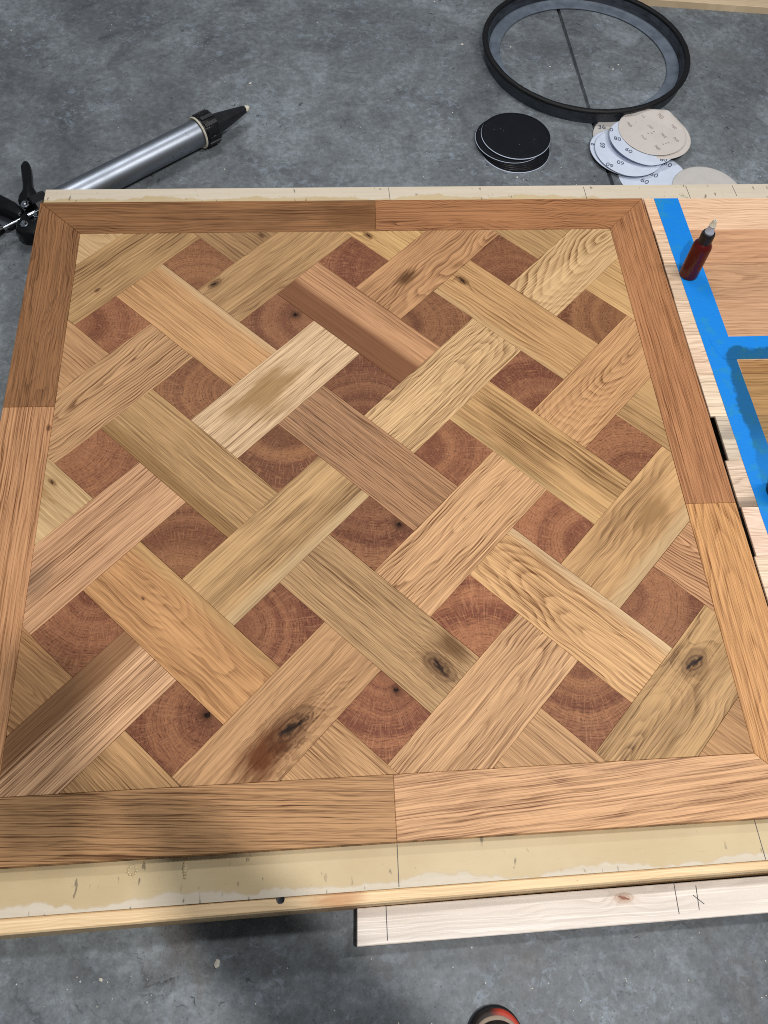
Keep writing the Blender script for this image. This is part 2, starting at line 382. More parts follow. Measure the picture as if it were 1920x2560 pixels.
def m_disc(name, c, d, sp):
    t = NT(name); P = t.obj(); n = t.noise(P, 30, 3, .6); v = t.vor(P, 85.); f = t.sm(t.noise(P, 14, 2), .5, .62)
    col = t.mix(t.mul(t.sm(n, .4, .7), .25), hx(c), hx(d)); col = t.mix(t.mul(t.sm(v, .10, .05), t.mul(f, .7)), col, hx(sp))
    return t.fin(col, .75, .2, bump=t.noise(P, 400, 2), bs=.15, bd=.0003)
PAPER_BLUE = m_disc('pale_blue_abrasive_paper', 'cfd8e8', 'b6c0d2', '6b7385')
PAPER_TAN = m_disc('pale_tan_abrasive_paper', 'd0c8c1', 'bfb5ad', '8e8078')
PAPER_GREY = m_disc('pale_grey_abrasive_paper', 'c4c0bb', 'aaa6a1', '77726d')
GRIT = m_disc('black_abrasive_grit', '0f1118', '191c24', '8a8f98')
INK = plain('printed_ink', '4d5668', .7, .2, var=.1); INKT = plain('faded_printed_ink', 'a89d98', .7, .2, var=.2)
PENCIL = plain('pencil_line', '4a4a4e', .6, .3, var=.3, scale=200, dark='8d8880')
def m_tape():
    t = NT('blue_masking_tape'); P = t.pos(); x, y, z = t.sep(P)
    n = t.noise(P, 26, 4, .65, .5); n2 = t.noise(P, 120, 3, .6); n3 = t.noise(P, 9, 3, .6)
    c = t.mix(t.mul(t.sm(n, .50, .66), .42), hx('0a82dc'), hx('2f92a0')); c = t.mix(t.mul(t.sm(n2, .45, .7), .18), c, hx('0a6cc4'))
    # oil brushed over the inner edge of the tape has soaked in
    ox = t.M('MAXIMUM', t.sub(.786, x), 0.); oy = t.M('MAXIMUM', t.sub(y, .207), 0.)
    d = t.M('SQRT', t.add(t.mul(ox, ox), t.mul(oy, oy)))
    lim = t.add(.030, t.mul(t.sub(n3, .5), .045))
    lim = t.add(lim, t.mul(t.sub(t.noise(P, 70, 3, .7), .5), .018))
    w = t.mul(t.sm(t.sub(d, lim), .004, -.004), t.sm(y, -.06, .06, .35, 1.))
    c = t.mix(t.mul(w, .9), c, t.mix(1., c, (.55, .40, .30), 'MULTIPLY'))
    crepe = t.noise(t.xyz(t.mul(x, 60.), t.mul(y, 420.), 0.), 1, 2)
    return t.fin(c, .6, .3, bump=t.add(t.mul(crepe, 1.5), t.add(n2, t.mul(n3, 2.))), bs=.35, bd=.0008)
TAPE = m_tape()
def m_ply():
    t = NT('plywood_with_dried_glue'); P = t.pos(); x, y, z = t.sep(P)
    g = t.noise(t.xyz(t.mul(x, 5.), t.mul(y, 90.), 0.), 1, 3, .6); f = t.noise(t.xyz(t.mul(x, 30.), t.mul(y, 300.), 4.), 1, 2)
    c = t.mix(t.mul(t.sm(g, .35, .7), .35), hx('d8ccb8'), hx('c8b89e'))
    e = t.add(t.noise(t.xyz(x, 0., 2.), 8, 4, .6), t.mul(t.noise(P, 60, 2), .10))
    ay = t.M('ABSOLUTE', y)
    lim = t.add(t.sm(y, .2, .4, .7365, .716), t.mul(t.sub(e, .5), .075))
    s = t.mul(t.sm(t.sub(lim, ay), -.003, .003), t.sm(x, .60, .585)); rim = t.mul(t.sm(t.M('ABSOLUTE', t.sub(lim, ay)), .003, .0), t.sm(x, .60, .585))
    wet = t.mix(t.mul(t.sm(t.noise(P, 9, 3, .6), .35, .7), .5), hx('cdb88d'), hx('bda273'))
    c = t.mix(t.mul(s, .85), c, wet); c = t.mix(t.mul(rim, .15), c, hx('b08f5a'))
    dk = t.mul(t.sm(t.noise(t.xyz(t.mul(x, 85.), t.mul(y, 34.), 3.), 1, 2, .5), .65, .72), t.sm(t.noise(P, 7, 2), .42, .52))
    c = t.mix(t.mul(dk, .75), c, hx('6e6252')); c = t.mix(t.mul(t.sm(f, .6, .75), .15), c, hx('a98d62'))
    return t.fin(c, t.sub(.62, t.mul(s, .2)), .3, bump=g, bs=.08, bd=.0006)
PLY = m_ply()

# ------------------------------------------------------------------ the setting: concrete floor with a sawn joint
def jx(y): return .6765 + (1.25 - y) * .016
ys = [-3, .6, 1.2, 1.8, 5]; vs = []
for yy in ys:
    for X, Z in ((-4, 0), (-.0055, 0), (-.003, -.012), (.003, -.012), (.0055, 0), (4, 0)):
        vs.append(((X if abs(X) > 1 else jx(yy) + X), yy, FL + Z))
fs = [(r * 6 + k, r * 6 + k + 1, (r + 1) * 6 + k + 1, (r + 1) * 6 + k) for r in range(len(ys) - 1) for k in range(5)]
tag(link('floor', mesh('floor', vs, fs), CONC), kind='structure')
# sawdust crumbs and chips on the concrete
bm = bmesh.new()
def crumb(x, y, s, z=FL):
    b = bmesh.ops.create_icosphere(bm, subdivisions=1, radius=s)['verts']
    k = random.uniform(.25, .5); a = random.uniform(0, 6)
    for v in b:
        v.co = Vector((v.co.x * random.uniform(.7, 1.4), v.co.y * random.uniform(.6, 1.1), v.co.z * k)); v.co.rotate(Matrix.Rotation(a, 3, 'Z')); v.co += Vector((x, y, z + s * k * .6))
for x, y, s in ((-.24, 1.27, .005), (.36, 1.45, .005), (.30, 1.66, .003), (.42, 1.62, .0025), (-.05, 1.55, .002), (.02, 1.54, .002), (1.02, 1.42, .004),
                (.44, .895, .003), (.455, .885, .002), (.56, .93, .002), (.60, 1.35, .003), (.66, 1.36, .002), (.78, 1.34, .0035), (.80, 1.36, .003), (.5, 1.44, .003),
                (-.9, 1.5, .003), (-.55, 1.2, .002), (-.3, .93, .002), (.1, 1.0, .002), (.2, .9, .002), (.13, 1.2, .002), (.3, 1.15, .002), (.9, 1.25, .002)):
    crumb(x, y, s)
for k in range(90):
    crumb(random.uniform(-.9, 1.2), random.uniform(.8, 1.65), random.uniform(.0006, .0014))
for k in range(60):
    crumb(random.uniform(-.6, .6), random.uniform(-.98, -.83), random.uniform(.0006, .0013))
crumb(-.27, -.83, .006); crumb(-.44, -.84, .003)
me = bpy.data.meshes.new('sawdust'); bm.to_mesh(me); bm.free()
tag(link('sawdust', me, plain('pale_wood_dust', 'd8d2c4', .8, .2)), 'scattered pale sawdust crumbs and chips on the grey concrete', 'sawdust', kind='stuff')

# ------------------------------------------------------------------ work base: plywood deck on pine rails
base = tag(empty('work_base', (0, 0, FL)), 'low pale plywood work base with pine rails carrying the parquet panel', 'work base')
def bl(name, p, z0, z1, mat, par, **k):
    return block(name, p, z0 - FL, z1 - FL, mat, par, **k)
yf = lambda x: -.7555 + (x + .75) * (.0135 / 2.05)
yk = lambda x: .752 + (x + .688) * (.006 / 1.988)
for p in ([(-.688, .686), (1.30, .686), (1.30, yk(1.30)), (-.688, yk(-.688))], [(-.75, yf(-.75)), (1.30, yf(1.30)), (1.30, -.683), (-.75, -.683)],
          [(-.688, -.683), (.672, -.683), (.672, .686), (-.688, .686)], [(.716, -.683), (1.30, -.683), (1.30, .686), (.716, .686)]):
    bl('plywood_deck', p, -.037, -.019, PLY, base, bev=.0002)
fr = bl('front_rail', [(-.75, -.7557), (1.30, -.7422), (1.30, -.7515), (-.75, -.7785)], FL, -.0212, PINE, base, bev=.0025)
grain(fr, 'e2c9a2', 'c29a6b', (.2, .05, .01), (170, .5, .8), (.3, .5, .2), st=(-.36, -.004, .02), sc='c48a5c', sa=.7)
for p in ([(-.688, .751), (1.30, .757), (1.30, .72), (-.688, .714)], [(-.688, .71), (-.65, .71), (-.65, -.75), (-.70, -.75)], [(.62, .71), (.66, .71), (.66, -.74), (.62, -.74)]):
    o = bl('rail', p, FL, -.0375, PINE, base, bev=.002); grain(o, 'dccbb0', 'bb9b72', gq=(150, .5, .8), gr=(.3, .5, .2))
def line(name, a, b, w, z, par, mat=PENCIL, h=.0003):
    a, b = Vector(a), Vector(b); n = (b - a).normalized(); n = Vector((-n.y, n.x)) * w / 2
    p = [tuple(a + n), tuple(a - n), tuple(b - n), tuple(b + n)]
    c = par.location; p = [(x - c[0], y - c[1]) for x, y in p]
    return block(name, p, z - c[2], z - c[2] + h, mat, par, bev=.00005)
for a, b in (((.0075, -.690), (.006, -.749)), ((.5705, -.688), (.572, -.746)), ((.562, .750), (.563, .70)), ((.814, .752), (.816, .69)), ((.095, .751), (.096, .70)), ((.93, .752), (.932, .715))):
    line('pencil_line', a, b, .0012, -.0189, base)
lathe('screw_hole', [(.0001, .0003), (.0045, .0003), (.006, .0008), (.0062, 0)], BLACK, base, (-.169, -.7545, -.0212 - FL), n=16)
def blob(name, x, y, z, pts, mat, par, seed):
    random.seed(seed); b = bmesh.new()
    for dx, dy, s, kz in pts:
        vv = bmesh.ops.create_icosphere(b, subdivisions=2, radius=s)['verts']
        for v in vv: v.co = Vector((dx + v.co.x * random.uniform(.8, 1.2), dy + v.co.y * random.uniform(.8, 1.2), max(-.0002, v.co.z * kz)))
    m = bpy.data.meshes.new(name); b.to_mesh(m); b.free()
    for p in m.polygons: p.use_smooth = True
    c = par.location
    return link(name, m, mat, par, (x - c[0], y - c[1], z - c[2]))
GLUE = plain('dried_glue', 'd3bf97', .35, .5, var=.3, scale=90, dark='a88e60', bs=.4)
blob('glue_smear', -.309, -.704, -.019, [(0, i * .004 - .012, .0042 - abs(i - 3) * .0006, .5) for i in range(7)], GLUE, base, 3)
blob('glue_smear', -.386, -.702, -.019, [(math.cos(a) * .006, math.sin(a) * .006, .0022, .35) for a in [i * .7 for i in range(9)]], GLUE, base, 4)
for k in range(9):
    blob('glue_smear', .68 + k * .021, .700 + (k % 3) * .003, -.019, [(0, i * .0028, .0022 + .0004 * (i == 1), .7) for i in range(3)], SEAL, base, 20 + k)
blob('glue_smear', .795, .722, -.019, [(i * .0035, -i * .0038 + (i % 2) * .002, .0035, .7) for i in range(8)], SEAL, base, 31)
random.seed(11)

# loose stud lying in front of the base
stud = tag(empty('wood_stud', (.27, -.792, FL)), 'loose pale planed pine stud lying on the floor against the front rail', 'stud')
o = block('board', [(-.326, .0215), (.95, .0315), (.95, -.0205), (-.329, -.0305)], 0, .038, PINE, stud, bev=.0012, loc=(0, 0, .03))
grain(o, 'dcd5ce', 'c9bbb0', (.02, .02, .035), (120, .55, 1.4), (.2, .35, .35), kn=(.087, .010, .008), kl=1., st=(.0, 0, .02), sc='f4f1ee', sa=.0)
for a, b in (((-.012, -.7685), (-.013, -.817)), ((.441, -.762), (.439, -.810)), ((.475, -.772), (.472, -.806)), ((.467, -.785), (.482, -.799))):
    line('pencil_line', a, b, .0012, FL + .0381, stud)

# ------------------------------------------------------------------ the parquet panel
panel = tag(empty('parquet_panel', (0, 0, -.019)), 'basket weave oak parquet panel with red end grain squares and mitred frame', 'parquet panel')
D = .3323; PT = D / 2 ** .5; S = 2 * .229 * D / 2 ** .5; BW = PT - S; H = .5898; S2 = 2 ** .5
def clip(poly):
    for ax, sg in ((0, 1), (0, -1), (1, 1), (1, -1)):
        out = []
        for i in range(len(poly)):
            A, B = poly[i], poly[(i + 1) % len(poly)]; da, db = H - sg * A[ax], H - sg * B[ax]
            if da >= 0: out.append(A)
            if da * db < 0: k = da / (da - db); out.append((A[0] + k * (B[0] - A[0]), A[1] + k * (B[1] - A[1])))
        poly = out
    q = []
    for p in poly:
        if not q or math.hypot(p[0] - q[-1][0], p[1] - q[-1][1]) > 1e-5: q.append(p)
    return q
def xy(u, v): return ((u + v) / S2, (u - v) / S2)
ST = dict
PL = {
 ('A', 0, -3): ST(ca='b3915f', cb='6b4a28', gp=(.22, .05, .03), gq=(120, .55, .8), gr=(.6, 1.2, .25), kn=(-.079, -.024, .004), kl=.4),
 ('A', -1, -2): ST(ca='cda477', cb='7a4e2c', gp=(.022, -.0150, .11), gq=(180, 1.3, .8), gr=(.55, .3, .2)),
 ('A', 1, -2): ST(ca='ad8a5b', cb='705031', gp=(-.10, .05, .10), gq=(95, .45, 1.6), gr=(.55, .8, .15), kn=(-.135, .05, .009)),
 ('A', -2, -1): ST(ca='cfa27e', cb='8a5c3c', gp=(.18, .04, .05), gq=(170, .6, .6), gr=(.9, .3, .35), st=(-.11, .01, .022), sc='9a7f68', sa=.55),
 ('A', 0, -1): ST(ca='dcc4a0', cb='93744e', gp=(.0, .06, .08), gq=(110, .25, 1.2), gr=(1.0, .3, .3), st=(-.02, .004, .046), sc='ae8c58', sa=.85),
 ('A', 2, -1): ST(ca='c08f63', cb='7d5030', gp=(-.05, -.02, .14), gq=(150, .85, 1.3), gr=(.5, 1.0, .2), st=(-.075, .002, .017), sc='5f3d1f', sa=.9),
 ('A', -3, 0): ST(ca='d2aa86', cb='875a3c', gp=(.2, .05, .02), gq=(150, .6, .4), gr=(1.0, .5, .95), eg=(1, .022, .85), ec='8f6947'),
 ('A', -1, 0): ST(ca='bb9a68', cb='715535', gp=(.25, .06, .02), gq=(130, .6, .6), gr=(.7, 1.4, .3), eg=(-1, .045, .7), ec='dcc496'),
 ('A', 1, 0): ST(ca='d7b888', cb='917048', gp=(.0, .030, .16), gq=(150, .7, 1.5), gr=(1.0, .35, .3)),
 ('A', 3, 0): ST(ca='dabd8d', cb='99713f', gp=(-.005, -.028, .30), gq=(105, 1.05, 1.3), gr=(.6, .3, .3)),
 ('A', -2, 1): ST(ca='b98f65', cb='7b5838', gp=(.02, -.012, .16), gq=(150, .75, 1.3), gr=(.6, .5, .15), kn=(.004, -.020, .024), st=(-.060, -.018, .030), sc='6b3a17', sa=.95),
 ('A', 0, 1): ST(ca='d5ab7e', cb='8a5c36', gp=(.01, -.004, .10), gq=(170, .95, 1.0), gr=(.8, .5, .35)),
 ('A', 2, 1): ST(ca='c7996a', cb='8a5c34', gp=(.0, -.035, .28), gq=(140, .8, 1.2), gr=(.8, .4, .25)),
 ('A', -1, 2): ST(ca='cda57a', cb='83593a', gp=(-.01, .012, .11), gq=(150, .95, 1.0), gr=(.8, .4, .4)),
 ('A', 1, 2): ST(ca='c19b68', cb='826240', gp=(.12, .04, .07), gq=(90, .5, 1.8), gr=(.5, 1.1, .25), st=(.03, -.004, .028), sc='957349', sa=.7, eg=(-1, .042, .75), ec='dcc294'),
 ('A', 0, 3): ST(ca='b08e5c', cb='6c4f2c', gp=(.03, .03, .15), gq=(125, .7, 1.7), gr=(.7, 1.3, .3), kn=(.066, .022, .017)),
 ('B', 0, -4): ST(ca='d8bd8f', cb='b08856', gp=(.03, -.02, .3), gq=(110, .6, 1.4), gr=(.3, .3, .2)),
 ('B', -1, -3): ST(ca='c3966a', cb='7f542f', gp=(.25, .05, .02), gq=(120, .7, .6), gr=(.6, .6, .2)),
 ('B', 1, -3): ST(ca='8d6a41', cb='55391f', gp=(.12, .05, .08), gq=(110, .5, 1.2), gr=(.6, .8, .1), kn=(.154, .035, .005), kl=.3),
 ('B', -2, -2): ST(ca='d9c08f', cb='a5824f', gp=(.1, .05, .10), gq=(100, .35, 1.4), gr=(.4, .4, .2), kn=(.091, .036, .005), st=(.055, .0, .03), sc='a4793f', sa=.9),
 ('B', 0, -2): ST(ca='c89a66', cb='93653a', gp=(.28, .05, .01), gq=(110, .5, .5), gr=(.75, .5, .2), eg=(1, .05, .8), ec='e2c597'),
 ('B', 2, -2): ST(ca='d3b073', cb='94693a', gp=(.05, .03, .15), gq=(120, .6, 1.6), gr=(.4, .5, .25), kn=(.088, -.036, .007)),
 ('B', -3, -1): ST(ca='c2915f', cb='845630', gp=(.0, -.03, .22), gq=(150, .9, .9), gr=(.5, .4, .2)),
 ('B', -1, -1): ST(ca='b08e5c', cb='77582f', gp=(.2, .05, .03), gq=(130, .5, .8), gr=(.85, .5, .2), eg=(-1, .040, .6), ec='8a6a3a'),
 ('B', 1, -1): ST(ca='bb8862', cb='855838', gp=(.28, .05, .02), gq=(130, .5, .4), gr=(.8, .5, .25), eg=(-1, .006, .9), ec='7f5437'),
 ('B', 3, -1): ST(ca='a98959', cb='6d5030', gp=(.25, .05, .05), gq=(110, .6, .8), gr=(.6, .9, .2)),
 ('B', -2, 0): ST(ca='c9955f', cb='8f6038', gp=(.012, -.020, -.15), gq=(110, .6, 1.7), gr=(.5, .7, .15), kn=(-.085, -.005, .0025), kl=.3, eg=(1, .046, .7), ec='cfae78'),
 ('B', 0, 0): ST(ca='996b4c', cb='5a3924', gp=(.2, .05, .04), gq=(170, .5, .6), gr=(1.2, .4, .25)),
 ('B', 2, 0): ST(ca='c59d69', cb='8b6436', gp=(.22, .05, .05), gq=(120, .7, 1.0), gr=(.6, .6, .25), kn=(-.146, .004, .009), eg=(-1, .05, .6), ec='dcbe8c'),
 ('B', -3, 1): ST(ca='b18a5c', cb='74532f', gp=(.18, .05, .08), gq=(150, .6, .9), gr=(.8, .5, .2)),
 ('B', -1, 1): ST(ca='a98a60', cb='6b4f32', gp=(.15, .05, .05), gq=(120, .5, 1.0), gr=(.9, .5, .2), kn=(.132, .006, .018), st=(.12, .045, .02), sc='63421f', sa=.8),
 ('B', 1, 1): ST(ca='bd9862', cb='7b5a30', gp=(.25, .05, .02), gq=(110, .7, .7), gr=(.6, 1.4, .25), eg=(-1, .052, .6), ec='dabd86'),
 ('B', 3, 1): ST(ca='cfac74', cb='987242', gp=(.25, .05, .03), gq=(130, .5, .6), gr=(.6, .5, .3)),
 ('B', -2, 2): ST(ca='bd9467', cb='835c38', gp=(.15, .04, .06), gq=(160, .7, .8), gr=(.9, .4, .2)),
 ('B', 0, 2): ST(ca='d7ae79', cb='97693c', gp=(-.012, -.030, .25), gq=(110, .8, 1.4), gr=(.85, .4, .3), eg=(1, .048, .8), ec='e8cfa4'),
 ('B', 2, 2): ST(ca='a88655', cb='6a4c2a', gp=(.25, .05, .03), gq=(110, .6, .7), gr=(.6, 1.1, .2)),
 ('B', -1, 3): ST(ca='b58d62', cb='765236', gp=(.2, .05, .05), gq=(130, .5, .8), gr=(1.1, .4, .2)),
 ('B', 1, 3): ST(ca='c5946c', cb='8a5a3c', gp=(.015, .048, .30), gq=(180, 1.3, .7), gr=(.5, .3, .2)),
 ('B', 0, 4): ST(ca='a5794c', cb='6a4628', gp=(.1, .05, .1), gq=(120, .6, 1.2), gr=(.6, .8, .15)),
}
for (fam, i, j), g in PL.items():
    if fam == 'A': q = [(PT * i - BW / 2 - S, PT * j - BW / 2), (PT * i + BW / 2 + S, PT * j - BW / 2), (PT * i + BW / 2 + S, PT * j + BW / 2), (PT * i - BW / 2 - S, PT * j + BW / 2)]
    else: q = [(PT * i - BW / 2, PT * j - BW / 2 - S), (PT * i + BW / 2, PT * j - BW / 2 - S), (PT * i + BW / 2, PT * j + BW / 2 + S), (PT * i - BW / 2, PT * j + BW / 2 + S)]
    p = clip([xy(*t) for t in q]); c = xy(PT * i, PT * j)
    z1 = .019 + random.uniform(-.0005, .0003)
    o = block('plank', p, .0005, z1, OAK, panel, bev=.00045, gap=random.uniform(.00002, .00032), loc=(c[0], c[1], .019), rz=R(45) if fam == 'A' else R(-45))
    grain(o, tan=.34, **g)
PITH = {(0, 0): (0, -1), (0, 1): (1.1, -.4), (0, 2): (.1, -1.1), (1, 0): (-.95, 0), (1, 1): (.9, .1), (1, 2): (-1, -.15), (1, 3): (1.2, -.2),
        (2, 0): (1, -.1), (2, 1): (0, -1.3), (2, 2): (.3, -1.1), (3, 0): (-.8, .6), (3, 1): (.2, 1.1), (3, 2): (-.85, .15), (3, 3): (.2, -1.1),
        (4, 0): (0, -1.2), (4, 1): (.1, 1.2), (4, 2): (1, -.6), (5, 0): (.4, 1.1), (5, 1): (-1, -.1), (5, 2): (.1, -1.4), (5, 3): (-.9, .3),
        (6, 0): (.75, .25), (6, 1): (.05, 1.05), (6, 2): (.05, 1.15)}
EK = {(1, 1): (.038, .017, .009), (4, 1): (.05, .014, .008), (6, 0): (.05, .017, .009), (6, 1): (.022, .042, .007)}
hd = S / S2 * 1.0
for r in range(7):
    for c in range(3 if r % 2 == 0 else 4):
        x, y = (c + (.5 if r % 2 == 0 else 0) - 1.5) * D, (1.5 - r * .5) * D
        p = clip([(x, y + hd), (x - hd, y), (x, y - hd), (x + hd, y)])
        o = block('end_grain_block', p, .0005, .019 + random.uniform(-.0003, .0002), ENDG, panel, bev=.00045, gap=.00018, loc=(x, y, .019))
        a = PITH[(r, c)]; o['pt'] = (a[0] * hd, a[1] * hd, 0.); o['kn'] = tuple(map(float, EK.get((r, c), (0, 0, 0)))); o['sd'] = (random.uniform(0, 30), 0., 0.)
        o['tint'] = random.uniform(0, 1)
O = .6865; I = .590; T = .6885
FRAME = [
 ([(-O, T), (.0585, T), (.0545, I), (-I, I)], 0, ST(ca='8f6540', cb='513219', gp=(.2, .05, .02), gq=(120, .6, 1.0), gr=(.7, 1.0, .15), st=(.30, 0, .045), sc='704a28', sa=.6)),
 ([(.0585, T), (O, T), (I, I), (.0545, I)], 0, ST(ca='ad7a52', cb='6a4124', gp=(-.03, -.01, .05), gq=(160, .9, 1.6), gr=(.6, .4, .2))),
 ([(-O, T), (-I, I), (-I, .130), (-O, .131)], 90, ST(ca='936844', cb='52321a', gp=(.0, -.012, .09), gq=(125, .8, 1.6), gr=(.7, .7, .2))),
 ([(-I, .130), (-O, .131), (-O, -T), (-I, -I)], 90, ST(ca='cb9c72', cb='8a5a38', gp=(.2, .05, .02), gq=(140, .6, .6), gr=(.95, .4, .3), kn=(.335, -.043, .004), kl=.4)),
 ([(I, I), (O, T), (O, -.131), (I, -.130)], 90, ST(ca='b07d56', cb='70462a', gp=(.22, .05, .02), gq=(160, .4, .6), gr=(1.1, .4, .25))),
 ([(I, -.130), (O, -.131), (O, -T), (I, -I)], 90, ST(ca='d0a06a', cb='946337', gp=(.0, .03, .10), gq=(120, .7, .9), gr=(.8, .4, .3))),
 ([(-O, -T), (-I, -I), (.0078, -I), (.0062, -T)], -4, ST(ca='b58f66', cb='6f4f33', gp=(.2, .05, .02), gq=(120, .4, 1.0), gr=(1.25, .5, .25))),
 ([(.0078, -I), (.0062, -T), (O, -T), (I, -I)], 4, ST(ca='d5ad84', cb='8a5f42', gp=(.02, .03, .08), gq=(75, .45, 1.5), gr=(.95, .4, .3))),
]
for p, a, g in FRAME:
    cx, cy = sum(q[0] for q in p) / 4, sum(q[1] for q in p) / 4
    o = block('frame_board', p, .0003, .0192 + random.uniform(-.0001, .0003), OAK, panel, bev=.0007, gap=.00018, loc=(cx, cy, .019), rz=R(a)); grain(o, tan=.10, **g)

# ------------------------------------------------------------------ second panel beside it, raw planks in rows
side = tag(empty('plank_panel', (.9, 0, -.019)), 'panel of raw pale oak planks partly oiled, right of the parquet', 'plank panel')
yb = [.689, .585, .4815, .379, .276, .171, .067, -.037, -.1405, -.2425, -.346, -.45, -.555, -.66]
x0s = [.6905, .6915, .6908, .6895, .6895, .6905, .6995, .6925, .6955, .6915, .6965, .6915, .694]
rc = [('dcb99a', 'c19472'), ('d9bda2', 'b08c70'), ('cdb59c', '9c7e66'), ('d6bda4', 'a5866c'), ('dcc3ab', 'b08a6c'), ('dcc8b0', 'b0957c'), ('c9b9a6', '8b7c6c'), ('d6c0aa', 'a58a74'),
      ('e0c6b2', 'b3907a'), ('dfc9b2', 'b79a80'), ('d9c2a8', 'aa8c70'), ('d8bfa4', 'a98a6c'), ('d8bfa4', 'a98a6c')]
for k in range(13):
    p = [(x0s[k] - .9, yb[k + 1]), (.45, yb[k + 1]), (.45, yb[k]), (x0s[k] - .9, yb[k])]
    z1 = .0172 + random.uniform(-.0003, .0004)
    o = block('plank', p, .0125, z1, RAW, side, bev=.0007, gap=.0003, loc=(-.1, (yb[k] + yb[k + 1]) / 2, .019))
    g = ST(gp=(random.uniform(-.03, .06), random.uniform(-.02, .04), random.uniform(.06, .12)), gq=(120, .65, 1.5), gr=(.8, .6, .3))
    if k in (1, 2): g['gq'] = (105, .8, 1.6)
    if k == 6: g.update(st=(-.085, .01, .02), sc='a2998b', sa=.7, gq=(80, .5, 2.2))
    if k == 7: g.update(eg=(-1, .038, .85), ec='77695c')
    # silvery sawn ends left bare by the tape
    grain(o, *rc[k], **g)

core = block('core_board', rect(-.178, -.66, .45, .6885), .0005, .0122, PLY, side, bev=.0004)

# blue tape
def sheet(name, outline, z, mat, parent=None, th=.0004):
    cx = sum(p[0] for p in outline) / len(outline); cy = sum(p[1] for p in outline) / len(outline)
    o = block(name, outline, z, z + th, mat, parent, bev=.0001, loc=(cx, cy, z)); return o
zt = -.0012
L = []
Rg = []
for k in range(40):
    y = .6885 - k * .0325
    L.append((.715 + (.6885 - y) * .0158 + random.uniform(-.0003, .0003), y)); Rg.append((.773 + (.6885 - y) * .0205 + random.uniform(-.0002, .0002), y))
tag(sheet('masking_tape', L + Rg[::-1], zt, TAPE), 'long blue masking tape strip running down the raw planks', 'tape')
tear = [(.742, .2685), (.7375, .262), (.741, .255), (.739, .247), (.744, .238), (.7455, .229), (.751, .221), (.755, .2105), (.772, .208)]
tag(sheet('masking_tape', tear + [(1.3, .206), (1.3, .268)], zt + .0005, TAPE), 'crosswise blue masking tape strip with a torn end over the long strip', 'tape')
tag(sheet('masking_tape', [(.706, .6905), (.7095, .699), (.716, .6995), (.726, .694), (.727, .6905)], -.0186, TAPE, th=.0008), 'tiny folded blue tape tab at the far edge of the planks', 'tape')

# ------------------------------------------------------------------ bottles
def m_amber():
    t = NT('amber_plastic'); n = t.noise(t.obj(), 40, 2)
    return t.fin(t.mix(t.mul(n, .5), hx('5a1512'), hx('350b0b')), .26, .32)
AMBER = m_amber(); NOZ = plain('cloudy_nozzle', 'aab2c2', .4, .4, var=.2, scale=60, dark='d6cfb8')
zb = zt + .0006
bt = tag(empty('glue_bottle', (.738, .447, zb)), 'small dark red bottle with black cap and pale nozzle on blue tape', 'bottle')
lathe('body', [(.0001, 0), (.0182, 0), (.0203, .002), (.0205, .08), (.0194, .087), (.0152, .093), (.0125, .096), (.0125, .102)], AMBER, bt)
cp = lathe('cap', [(.0126, .0955), (.0142, .0962), (.0143, .115), (.0128, .1195), (.0098, .1205), (.0001, .1205)], BLACK, bt)
bm = bmesh.new()
lathe('nozzle', [(.0099, .1203), (.0095, .123), (.0082, .1245), (.0066, .137), (.0042, .149), (.0034, .152), (.0014, .152), (.0012, .148)], NOZ, bt, n=32)
lathe('glue_tip', [(.00745, .1385), (.0067, .1395), (.0046, .1492), (.0038, .1522), (.0016, .1524)], SEAL, bt, n=24)
# faint label printing running up the side: an outlined tab and a line of script strokes
LP = plain('gold_label_ink', '7d6a44', .5, .4, var=.2)
def on_body(a, z, r=.02065): return (r * math.cos(a), r * math.sin(a), z)
tube('label_mark', [on_body(R(205), .012), on_body(R(205), .026), on_body(R(214), .028), on_body(R(214), .017), on_body(R(205), .012)], .00022, LP, bt, n=6)
random.seed(5)
for k in range(9):
    z0 = .014 + k * .0062; h = random.uniform(.002, .0042); a0 = 226 + (k % 2) * 2
    tube('label_mark', [on_body(R(a0 + i * 5), z0 + h * math.sin(i * 1.5 + k)) for i in range(6)], .0002, LP, bt, n=5)
random.seed(21)
bk = tag(empty('black_bottle', (.7755, -.111, zb)), 'black bottle at the right edge standing on the blue tape', 'bottle')
lathe('body', [(.0001, 0), (.021, 0), (.0232, .002), (.0234, .085), (.021, .093), (.014, .100), (.0135, .106)], BLACK, bk)
lathe('cap', [(.0136, .100), (.0158, .101), (.0158, .118), (.014, .122), (.0001, .1222)], BLACK, bk)
tube('label_mark', [(-.0233 * math.cos(R(a)), -.0233 * math.sin(R(a)), z) for a, z in ((5, .030), (5, .016), (22, .010), (36, .012))], .0003, STEEL, bk, n=6)

# ------------------------------------------------------------------ sausage gun
AX = Vector((.7815, .6239, 0)); PX = Vector((-.6239, .7815, 0)); G0 = Vector((-.357, 1.018, FL))
gun = tag(empty('sealant_gun', G0), 'silver tube sealant gun with black nozzle lying on the concrete floor', 'sealant gun')
ga = math.atan2(AX.y, AX.x); zc = .0415
def on_axis(name, prof, mat, n=56):
    o = lathe(name, prof, mat, gun, (0, 0, zc), n=n, axis='x'); o.rotation_euler = (0, 0, ga); return o
on_axis('tube', [(.0001, -.45), (.0325, -.45), (.0325, .004), (.031, .004)], ALU)
capo = on_axis('front_cap', [(.0328, -.006), (.037, -.006), (.0372, -.001), (.0388, .0), (.0388, .034), (.0365, .038), (.026, .040), (.024, .040)], CAPM)
